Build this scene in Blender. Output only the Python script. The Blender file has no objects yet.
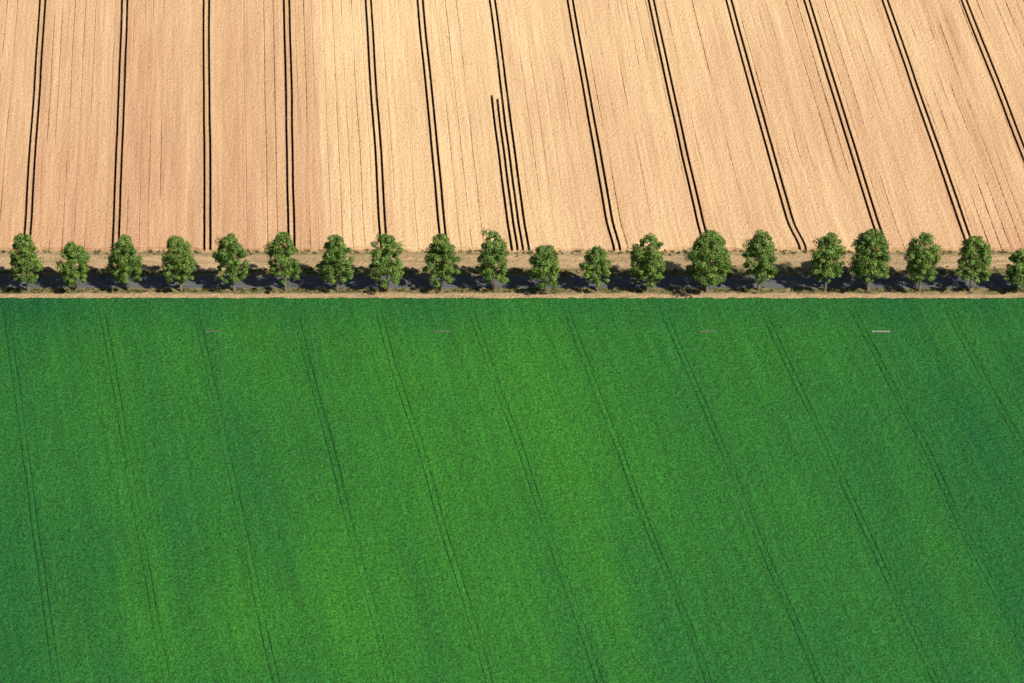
import bpy, math, random
import numpy as np
from mathutils import Vector
rng=np.random.default_rng(7); random.seed(7)
S=bpy.context.scene
def link(o): S.collection.objects.link(o); return o

# ---------------- noise ----------------
def vnoise(x,y,seed=0):
    xi=np.floor(x).astype(np.int64); yi=np.floor(y).astype(np.int64)
    fx=x-xi; fy=y-yi; fx=fx*fx*(3-2*fx); fy=fy*fy*(3-2*fy)
    def h(a,b):
        n=(a*374761393+b*668265263+seed*1442695041)&0xFFFFFFFF
        n=((n^(n>>13))*1274126177)&0xFFFFFFFF
        n=n^(n>>16)
        return (n&0xFFFF)/65535.0
    return (h(xi,yi)*(1-fx)+h(xi+1,yi)*fx)*(1-fy)+(h(xi,yi+1)*(1-fx)+h(xi+1,yi+1)*fx)*fy
def fbm(x,y,o=3,seed=0):
    t=0;a=.5
    for i in range(o):
        t=t+a*vnoise(x*2**i,y*2**i,seed+i*17); a*=.5
    return t/(1-.5**o)
def sst(a,b,x):
    t=np.clip((x-a)/(b-a),0,1); return t*t*(3-2*t)

# ---------------- mesh grid ----------------
def grid(name,X,Y,Z,mat,attrs={},smooth=False):
    nr,nc=X.shape
    me=bpy.data.meshes.new(name)
    co=np.stack([X,Y,Z],-1).reshape(-1,3).astype(np.float32)
    i=np.arange(nr*nc).reshape(nr,nc)
    f=np.stack([i[:-1,:-1],i[:-1,1:],i[1:,1:],i[1:,:-1]],-1).reshape(-1,4)
    me.vertices.add(len(co)); me.vertices.foreach_set('co',co.ravel())
    me.loops.add(f.size); me.loops.foreach_set('vertex_index',f.ravel().astype(np.int32))
    me.polygons.add(len(f)); me.polygons.foreach_set('loop_start',np.arange(0,f.size,4,dtype=np.int32))
    me.polygons.foreach_set('use_smooth',np.full(len(f),smooth))
    me.update(calc_edges=True)
    for k,v in attrs.items():
        if isinstance(v,tuple):
            a=me.attributes.new(k,'FLOAT_VECTOR','POINT')
            a.data.foreach_set('vector',np.stack([v[0],v[1],np.zeros_like(v[0])],-1).ravel().astype(np.float32))
        else:
            a=me.attributes.new(k,'FLOAT','POINT'); a.data.foreach_set('value',v.ravel().astype(np.float32))
    me.materials.append(mat)
    return link(bpy.data.objects.new(name,me))

# ---------------- material helper ----------------
class M:
    def __init__(s,name,rough=.9,spec=.15):
        s.m=bpy.data.materials.new(name); s.m.use_nodes=True; s.t=s.m.node_tree
        s.b=s.t.nodes['Principled BSDF']; s.b.inputs['Roughness'].default_value=rough
        s.b.inputs['Specular IOR Level'].default_value=spec
    def n(s,typ,**k):
        x=s.t.nodes.new(typ)
        for a,v in k.items(): setattr(x,a,v)
        return x
    def l(s,a,b): s.t.links.new(a,b)
    def attr(s,name): return s.n('ShaderNodeAttribute',attribute_name=name)
    def geo(s): return s.n('ShaderNodeNewGeometry').outputs['Position']
    def noise(s,vec,scale,detail=3,sc=(1,1,1),rough=.5):
        mp=s.n('ShaderNodeMapping'); mp.inputs['Scale'].default_value=sc; s.l(vec,mp.inputs[0])
        x=s.n('ShaderNodeTexNoise'); x.inputs['Scale'].default_value=scale; x.inputs['Detail'].default_value=detail
        x.inputs['Roughness'].default_value=rough; s.l(mp.outputs[0],x.inputs['Vector']); return x.outputs['Fac']
    def rng(s,v,a,b,c=0,d=1):
        x=s.n('ShaderNodeMapRange'); s.l(v,x.inputs[0])
        for i,q in enumerate((a,b,c,d)): x.inputs[i+1].default_value=q
        return x.outputs[0]
    def mix(s,f,a,b,mode='MIX'):
        x=s.n('ShaderNodeMix',data_type='RGBA',blend_type=mode)
        for v,i in ((f,0),(a,6),(b,7)):
            if isinstance(v,(int,float)): x.inputs[i].default_value=v
            elif isinstance(v,tuple): x.inputs[i].default_value=(*v,1)
            else: s.l(v,x.inputs[i])
        return x.outputs[2]
    def gray(s,v):
        x=s.n('ShaderNodeCombineColor')
        for i in range(3): s.l(v,x.inputs[i])
        return x.outputs[0]
    def bump(s,h,strength,dist):
        x=s.n('ShaderNodeBump'); x.inputs['Strength'].default_value=strength; x.inputs['Distance'].default_value=dist
        s.l(h,x.inputs['Height']); s.l(x.outputs[0],s.b.inputs['Normal'])
    def out(s,c): s.l(c,s.b.inputs['Base Color']); return s.m

def wheat_mat():
    m=M('ripe_wheat'); R=m.attr('rows').outputs['Vector']; tone=m.attr('tone').outputs['Fac']
    dep=m.attr('depth').outputs['Fac']; g=m.geo()
    c=m.mix(tone,(.70,.40,.225),(.98,.695,.385))
    st=m.noise(R,1.0,4,(1.0,.02,1),.75)
    c=m.mix(m.rng(st,.35,.65),c,m.mix(1.0,c,(.78,.72,.67),'MULTIPLY'))
    sp=m.noise(R,2.0,3,(1.1,.5,1),.95)
    c=m.mix(1.0,c,m.gray(m.rng(sp,.3,.7,.68,1.26)),'MULTIPLY')
    sp2=m.noise(R,1.0,3,(1.6,.5,1),.75)
    c=m.mix(m.rng(sp2,.61,.69,0,.8),c,(.27,.16,.08))
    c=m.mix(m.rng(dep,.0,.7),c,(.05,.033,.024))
    m.bump(m.noise(g,2.5,2,(1,.7,1),.8),.5,.25)
    return m.out(c)
def green_mat():
    m=M('green_crop',.7,.2); R=m.attr('rows').outputs['Vector']; tone=m.attr('tone').outputs['Fac']
    dep=m.attr('depth').outputs['Fac']; g=m.geo()
    c=m.mix(tone,(.010,.100,.028),(.046,.215,.016))
    st=m.noise(R,1.0,4,(.5,.02,1),.65)
    c=m.mix(1.0,c,m.gray(m.rng(st,.3,.7,.84,1.16)),'MULTIPLY')
    sp=m.noise(g,1.9,3,(1,.8,1),1.0)
    c=m.mix(1.0,c,m.gray(m.rng(sp,.32,.68,.15,1.9)),'MULTIPLY')
    sp2=m.noise(g,2.0,2,(1.1,.8,1),.9)
    c=m.mix(m.rng(sp2,.60,.70,0,.65),c,(.11,.30,.11))
    sp3=m.noise(g,1.2,3,(1,.75,1),.8)
    c=m.mix(m.rng(sp3,.55,.75,0,.35),c,(.006,.05,.022))
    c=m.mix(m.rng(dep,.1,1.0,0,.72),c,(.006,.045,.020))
    m.bump(m.noise(g,2.8,2,(1,.7,1),.8),.7,.3)
    return m.out(c)
def verge_mat():
    m=M('verge_grass'); g=m.geo(); soil=m.attr('tone').outputs['Fac']
    n1=m.noise(g,.35,4,(.5,1.5,1),.7)
    grass=m.mix(m.rng(n1,.35,.65),(.085,.11,.035),(.34,.24,.12))
    dirt=m.mix(m.rng(m.noise(g,.6,4,(.4,1.5,1),.7),.3,.7),(.66,.45,.26),(.38,.25,.13))
    c=m.mix(soil,grass,dirt)
    c=m.mix(1.0,c,m.gray(m.rng(m.noise(g,2.0,3,(1,1,1),.9),.3,.7,.6,1.35)),'MULTIPLY')
    m.bump(m.noise(g,3,3),.6,.2)
    return m.out(c)
def asphalt_mat():
    m=M('asphalt',.8,.3); g=m.geo()
    c=m.mix(m.rng(m.noise(g,.8,4,(.15,1.5,1),.6),.3,.7),(.10,.10,.10),(.16,.157,.153))
    c=m.mix(1.0,c,m.gray(m.rng(m.noise(g,12,3),.3,.7,.85,1.15)),'MULTIPLY')
    return m.out(c)
def plain_ground():
    m=M('farmland'); g=m.geo()
    c=m.mix(m.rng(m.noise(g,.004,3),.42,.58),(.30,.22,.11),(.05,.12,.03))
    c=m.mix(1.0,c,m.gray(m.rng(m.noise(g,.5,4),.3,.7,.8,1.2)),'MULTIPLY')
    return m.out(c)
def simple(name,a,b,scale,rough=.85,sc=(1,1,1)):
    m=M(name,rough); g=m.geo()
    m.bump(m.noise(g,scale*2,3),.4,.05)
    return m.out(m.mix(m.rng(m.noise(g,scale,3,sc,.7),.3,.7),a,b))

# ---------------- ground to the horizon ----------------
def sheet(name,x0,x1,y0,y1,z,mat):
    X,Y=np.meshgrid(np.array([x0,x1],float),np.array([y0,y1],float))
    return grid(name,X,Y,np.full(X.shape,float(z)),mat)
sheet('ground',-9000,9000,-3000,15000,-.15,plain_ground())

# ---------------- wheat field ----------------
lines=[(-137.8,-11.8),(-112.6,-10.9),(-86.5,-11.1),(-62.5,-9.4),(-36.6,-9.3),(-19.6,-9.7),(3.1,-9.5),(28.4,-9.9),
 (54.3,-10),(80.1,-11.2),(104.5,-10.7),(129.3,-10.6),(154.8,-10.9)]
ext=[(-137.8-25.3*k,-10.9) for k in range(6,0,-1)]+lines+[(154.8+25*k,-10.9) for k in range(1,6)]
ls=np.array([a for a,_ in ext]); lk=np.array([b/130 for _,b in ext])
hook=np.zeros(len(ls)); hook[6+6]=.15; hook[6+7]=.4; hook[6+9]=.7; hook[6+8]=.2; hook[6+10]=.2
tracks=[(c+o,1e9) for c in ls for o in (-.85,.85)]+[(.75,96.),(-.85,98.)]
base=np.concatenate([np.arange(-290,-215,2),np.arange(-215,215,.42),np.arange(215,282,2)])
nd=len(np.arange(-210,210,3.05))
drill=np.arange(-210,210,3.05)+rng.normal(0,.3,nd)
dstr=np.where(rng.random(nd)<.7,rng.uniform(.3,.95,nd),.1)
cols=[]
w0,w1=.38,.25
occ=[t for t,_ in tracks]
dl=[(d,st) for d,st in zip(drill,dstr) if all(abs(d-t)>.9 for t in occ)]
dpos=np.array([d for d,_ in dl])
for c in base:
    if all(abs(c-t)>w0+.1 for t in occ) and np.min(np.abs(dpos-c))>.32: cols.append((c,-1,0.))
for d,st in dl: cols+=[(d-.25,-1,0.),(d,-1,st),(d+.25,-1,0.)]
for k,(t,_) in enumerate(tracks):
    cols+= [(t-w0,-1,0.),(t-w1,k,0.),(t,k,0.),(t+w1,k,0.),(t+w0,-1,0.)]
cols.sort(); s=np.array([c[0] for c in cols]); tid=np.array([c[1] for c in cols]); ds=np.array([c[2] for c in cols])
rows=np.concatenate([[18.9,19.1],np.arange(19.5,200,.6),np.arange(200,420,5)])
Sg,Yg=np.meshgrid(s,rows)
kk=np.interp(s,ls,lk)[None,:]; hk=np.interp(s,ls,hook)[None,:]
X=Sg+kk*(Yg-24)+hk*(1-sst(19,36,Yg))**1.6*2.2
X+= (fbm(Sg*.05,Yg*.03,2,5)-.5)*.5
onedge=np.array([any(abs(abs(c-t)-w1)<.02 for t in occ) for c in s])[None,:]
X+= onedge*(rng.random(X.shape)-.5)*.20
hgt=.85+.10*(rng.random(X.shape)-.5)+.25*(fbm(Sg*.3,Yg*.05,3,9)-.5)
lim=np.array([tracks[k][1] if k>=0 else -1 for k in tid])[None,:]
intr=(tid>=0)[None,:]&(Yg<lim)
leftz=1-sst(-45,-25,Sg)
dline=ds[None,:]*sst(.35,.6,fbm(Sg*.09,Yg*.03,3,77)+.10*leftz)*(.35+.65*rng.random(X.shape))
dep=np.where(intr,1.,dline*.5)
hgt=hgt-.4*dline
gap=vnoise(Sg*.5,Yg*.35,33)            # places where the crop leans over the wheel mark
Z=np.where(intr,.03+.45*(gap>.86),hgt)
dirt_edge=(fbm(Sg*.15,Sg*0,3,50)-.5)*1.6
Yg2=Yg+np.where(Yg<24,dirt_edge,0)
Z[0,:]=-.05
# tones
tone=np.full(X.shape,.64)
left=1-sst(-54.5,-53.0,Sg)
tone=tone-.40*left
right=sst(66,67,Sg+.0*Yg); tone=tone-.14*right-.12*sst(90,150,Sg)
tone+=.16*(sst(-52,-46,Sg)*(1-sst(0,30,Sg)))
tone+= .35*(fbm(Sg*.12,Yg*.006,3,71)-.5)+.45*(fbm(Sg*.02,Yg*.02,3,72)-.5)
strip=np.floor((Sg+1000)/3.05); tone+=.28*(vnoise(strip*7.3,strip*0,12)-.5)
tone+=.12*sst(60,150,Yg)
grid('wheat_field',X,Yg2,Z,wheat_mat(),{'rows':(Sg,Yg),'tone':np.clip(tone,0,1),'depth':dep})

# ---------------- green field ----------------
gl=np.array([-215,-189,-163,-137,-110.8,-85,-57.7,-34.6,-8.7,17,43.6,71,96,122,148,174,200.])
gx=np.concatenate([np.arange(-330,-215,2.5),np.arange(-215,205,.36),np.arange(205,330,2.5)])
tr=[c+o for c in gl for o in (-.8,.8)]
cols=[(c,0) for c in gx if all(abs(c-t)>.34 for t in tr)]
for t in tr: cols+=[(t-.27,0),(t-.12,1),(t+.12,1),(t+.27,0)]
cols.sort(); s=np.array([c for c,_ in cols]); ti=np.array([k for _,k in cols])
rows=np.concatenate([np.arange(-420,-200,5),np.arange(-200,-4.2,.5),[-4.1,-3.9]])
Sg,Yg=np.meshgrid(s,rows)
X=Sg-.218*(Yg+20)+(fbm(Sg*.04,Yg*.03,2,3)-.5)*1.2
tv=sst(.3,.7,fbm(Sg*.07,Yg*.05,3,44))
fade=sst(6,16,-Yg)
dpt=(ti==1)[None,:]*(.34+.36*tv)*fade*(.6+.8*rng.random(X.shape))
hg=.65+.26*(rng.random(X.shape)-.5)+.10*(fbm(Sg*.4,Yg*.1,2,91)-.5)
Z=hg-dpt*.22
Z[-1,:]=-.05; 
tone=.45+.55*(fbm(X*.014,Yg*.014,4,201)-.5)+.42*(fbm(Sg*.09,Yg*.008,3,202)-.5)
tone+=.24*np.exp(-(((X+15)/75)**2+((Yg+60)/65)**2))
tone+=.24*np.exp(-(((X+65)/45)**2+((Yg+135)/20)**2))
tone-=.08*sst(40,130,X)+.08*sst(60,120,-X)
tone-=.20*sst(-22,-6,Yg)
Yg2=Yg+np.where(Yg>-8,(fbm(Sg*.5,Sg*0,3,8)-.5)*.8,0)
grid('green_crop_field',X,Yg2,Z,green_mat(),{'rows':(Sg,Yg),'tone':np.clip(tone,0,1),'depth':np.clip(dpt,0,1)},True)

# ---------------- verges and road ----------------
vm=verge_mat()
def verge(name,y0,y1,tf,amp,dy=.35,z0=0.):
    xs=np.concatenate([np.arange(-600,-200,8),np.arange(-200,200,.5),np.arange(200,600,8)]); ys=np.arange(y0,y1+dy*.5,dy)
    X,Y=np.meshgrid(xs,ys); Z=z0+amp*(rng.random(X.shape)*fbm(X*.15,Y*.3,2,61))
    Z[0,:]=z0-.1; Z[-1,:]=z0-.1
    return grid(name,X,Y,Z,vm,{'tone':np.clip(tf(X,Y),0,1)})
def tf1(X,Y):
    n=fbm(X*.12,Y*.5,3,301)-.5
    return (1-sst(-1.7,-.8,Y+n*1.8))*(.85+.5*n)
verge('grass_verge',-4.4,1.6,tf1,.28)
def tf2(X,Y):
    n=fbm(X*.07,Y*.4,3,302)-.5
    t=sst(9.6,11.0,Y+n*3)*(.85+.8*n)
    mid=np.exp(-((Y-17.3)/.7)**2)+.6*np.exp(-((Y-13.6)/.4)**2)
    return t-.5*mid
verge('grass_verge',6.6,19.6,tf2,.3)
sheet('road',-1500,1500,1.2,7.0,.06,asphalt_mat())

# scattered grass tufts as one object
def tufts(name,pts,mat,hmin,hmax):
    V=[];F=[]
    for (x,y,r) in pts:
        for k in range(9):
            a=random.uniform(0,6.28); h=random.uniform(hmin,hmax); w=.08+r*.10
            bx=x+random.gauss(0,r*.5); by=y+random.gauss(0,r*.4)
            dx,dy=math.cos(a),math.sin(a); i=len(V)
            V+=[(bx-dx*w,by-dy*w,0),(bx+dx*w,by+dy*w,0),(bx+dx*w*.4-dy*.25,by+dy*w*.4+dx*.25,h),(bx-dx*w*.4-dy*.25,by-dy*w*.4+dx*.25,h)]
            F.append((i,i+1,i+2,i+3))
    me=bpy.data.meshes.new(name); me.from_pydata(V,[],F); me.materials.append(mat); return link(bpy.data.objects.new(name,me))
gm=simple('weeds',(.06,.095,.02),(.20,.18,.07),1.2)
pts=[(random.uniform(-190,190),random.choice([random.gauss(-.1,.5),random.gauss(8.6,1.0),random.gauss(18.0,.5)]),random.uniform(.3,.9)) for _ in range(1300)]
tufts('roadside_grass',pts,gm,.25,.7)

# ---------------- trees ----------------
def leaf_mat():
    m=M('linden_leaves',.5,.4); g=m.geo()
    v=m.attr('var').outputs['Fac']
    c=m.mix(v,(.028,.085,.012),(.25,.36,.06))
    c=m.mix(m.rng(m.noise(g,.25,2),.4,.6,0,.25),c,(.08,.19,.03))
    m.out(c)
    tr=m.n('ShaderNodeBsdfTranslucent'); m.l(c,tr.inputs[0])
    mx=m.n('ShaderNodeMixShader'); mx.inputs[0].default_value=.06
    m.l(m.b.outputs[0],mx.inputs[1]); m.l(tr.outputs[0],mx.inputs[2]); m.l(mx.outputs[0],m.t.nodes['Material Output'].inputs[0])
    return m.m
LM=leaf_mat(); BM=simple('bark',(.16,.13,.095),(.30,.26,.20),3,sc=(2,2,.4))
def tube(V,F,p0,p1,r0,r1,n=7):
    p0=Vector(p0);p1=Vector(p1);d=(p1-p0).normalized(); a=d.orthogonal().normalized(); b=d.cross(a); i=len(V)
    for p,r in((p0,r0),(p1,r1)):
        for k in range(n):
            t=2*math.pi*k/n; V.append(tuple(p+a*math.cos(t)*r+b*math.sin(t)*r))
    for k in range(n): F.append((i+k,i+(k+1)%n,i+n+(k+1)%n,i+n+k))
def tree(x,y,H,W,seed):
    r=np.random.default_rng(seed); V=[];F=[]
    zb=H*r.uniform(.20,.26)           # crown base
    ch=H-zb; R=W/2
    lean=r.normal(0,.25,2)
    pts=[(0,0,-.1),(lean[0]*.2,lean[1]*.2,zb*.6),(lean[0]*.5,lean[1]*.5,zb*1.3),(lean[0],lean[1],zb+ch*.5),(lean[0],lean[1],zb+ch*.85)]
    rad=[.42,.32,.27,.15,.05]; rad=[q*W/9.4 for q in rad]
    for a in range(4): tube(V,F,pts[a],pts[a+1],rad[a],rad[a+1],9)
    tw=r.uniform(-.12,.12)
    ph=r.uniform(0,6.28,3)
    def prof(t,ang):   # crown radius over height 0..1, uneven round the compass
        w=1+.08*math.sin(2*ang+ph[0]+3*t)+.06*math.sin(3*ang+ph[1]-5*t)
        return w*R*np.interp(t,[0,.08,.25,.45,.65,.82,.93,1],[.50,.86,1.0,.98+tw*.3,.84+tw,.60+tw,.38,.12])
    C=[];CR=[]
    nl=int(68*(W/9.4)**2)
    for k in range(nl):
        t=((k+.5)/nl)**1.0; t=np.clip(t+r.normal(0,.03),.03,.97)
        ang=k*2.39996+r.normal(0,.35); q=r.uniform(.64,1.02)
        rr=prof(t,ang)*q
        C.append((lean[0]*t+math.cos(ang)*rr,lean[1]*t+math.sin(ang)*rr,zb+t*ch)); CR.append(r.uniform(.55,1.35)*W/9.4)
    for k in range(22):
        t=r.uniform(.12,.8);C.append((r.normal(0,R*.32),r.normal(0,R*.32),zb+t*ch));CR.append(1.7*W/9.4)
    for k in range(0,nl,5):
        c=C[k]; z=max(zb*.9,c[2]-abs(r.normal(2.2,.6))); z0=min(z,zb+ch*.8)
        e=(c[0]*.8,c[1]*.8,z0+(c[2]-z0)*.75)
        tube(V,F,(0,0,z0),e,.10,.03,5)
    nb=len(F)
    C=np.array(C);CR=np.array(CR)
    n=int(190*len(C)); idx=r.integers(0,len(C),n)
    d=r.normal(size=(n,3)); d/=np.linalg.norm(d,axis=1)[:,None]; d[:,2]*=.8
    rad_=CR[idx]*(r.random(n)**.35)*r.uniform(.9,1.15,n)
    P=C[idx]+d*rad_[:,None]
    nv=d*1.3+r.normal(0,.5,(n,3))+np.array([0,0,.3]); nv/=np.linalg.norm(nv,axis=1)[:,None]
    ta=np.cross(nv,r.normal(size=(n,3))); ta/=np.linalg.norm(ta,axis=1)[:,None]; tb=np.cross(nv,ta)
    sz=r.uniform(.10,.24,n)[:,None]
    q=np.stack([P-ta*sz*1.2,P-tb*sz*.8,P+ta*sz*1.2,P+tb*sz*.8],1).reshape(-1,3)
    i0=len(V); V=V+[tuple(v) for v in q.tolist()]
    F=F+[(i0+4*k,i0+4*k+1,i0+4*k+2,i0+4*k+3) for k in range(n)]
    me=bpy.data.meshes.new('linden_tree'); me.from_pydata(V,[],F)
    me.materials.append(BM); me.materials.append(LM)
    mi=np.zeros(len(F),np.int32); mi[nb:]=1; me.polygons.foreach_set('material_index',mi)
    a=me.attributes.new('var','FLOAT','FACE')
    cl=r.random(len(C)); val=np.zeros(len(F),np.float32); val[nb:]=np.clip(.12+.55*cl[idx]+.35*r.random(n),0,1)
    a.data.foreach_set('value',val)
    o=link(bpy.data.objects.new('linden_tree',me)); o.location=(x,y,0.05)
T=[(25,34,235),(73,32,244),(126,34,237),(179,34,237),(232,33,236),(284,33,233),(336,35,237),(387,35,234),(441,34,235),(493,33,233),
(545,34,246),(598,28,246),(648,35,237),(708,45,232),(760,36,233),(827,36,234),(870,42,231),(922,36,234),(973,36,236),(1021,32,251)]
TX=[((a-512)*.2758,w*.272,(291-t)/2.95) for a,w,t in T]
TX=[(-194,9.2,17.5),(-179.5,9.5,18),(-165,9,17),(-150,9.4,18)]+TX+[(156,9.3,18),(170.5,9.5,17.5),(185,9,18),(200,9.4,18)]
for i,(x,w,h) in enumerate(TX):
    tree(x,random.uniform(-.25,.25),h-.4,w,100+i)

# ---------------- small concrete slabs in crop ----------------
cm=simple('concrete',(.26,.25,.22),(.40,.38,.34),4)
dm=simple('weathered_concrete',(.09,.10,.08),(.20,.20,.16),4)
def culvert(x,y,L,mat):
    V=[];F=[]
    def box(a,b,c,d,e,f):
        i=len(V); V.extend([(p,q,r) for r in(e,f) for q in(c,d) for p in(a,b)])
        F.extend([(i,i+2,i+3,i+1),(i+4,i+5,i+7,i+6),(i,i+1,i+5,i+4),(i+2,i+6,i+7,i+3),(i,i+4,i+6,i+2),(i+1,i+3,i+7,i+5)])
    box(-L/2,L/2,-.2,.2,.0,.72); box(-L/2-.15,L/2+.15,-.25,.25,.722,.80)
    box(-L/2-.1,-L/2+.2,-.6,-.27,0,.7); box(L/2-.2,L/2+.1,-.6,-.27,0,.7)
    me=bpy.data.meshes.new('drain_headwall'); me.from_pydata(V,[],F); me.materials.append(mat)
    o=link(bpy.data.objects.new('drain_headwall',me)); o.location=(x,y,0)
for u,L,mt in ((214,4,dm),(443,4,dm),(707,4,dm),(880,4.6,cm)):
    culvert((u-512)*.273,-19.3,L,mt)

# ---------------- light, sky, camera ----------------
ld=Vector((-.80,.56,-.98)).normalized()
L=bpy.data.lights.new('sun','SUN'); L.energy=5.0; L.angle=math.radians(.5); L.color=(1,.955,.87)
lo=link(bpy.data.objects.new('sun',L)); lo.rotation_euler=ld.to_track_quat('-Z','Y').to_euler(); lo.location=(200,-100,300)
W=bpy.data.worlds.new('World'); S.world=W; W.use_nodes=True
sk=W.node_tree.nodes.new('ShaderNodeTexSky'); sk.sky_type='NISHITA'; sk.sun_disc=False
sk.sun_elevation=math.asin(-ld.z); sk.sun_rotation=math.atan2(-ld.x,-ld.y)
bg=W.node_tree.nodes['Background']; bg.inputs[1].default_value=.05
W.node_tree.links.new(sk.outputs[0],bg.inputs[0])
cam=bpy.data.cameras.new('camera'); cam.sensor_width=36; cam.lens=2931/1024*36; cam.clip_end=30000; cam.clip_start=1
co=link(bpy.data.objects.new('camera',cam)); co.location=(0,-650,490); co.rotation_euler=(math.radians(90-38),0,0)
S.camera=co
S.view_settings.view_transform='Standard'; S.view_settings.look='None'; S.view_settings.exposure=0
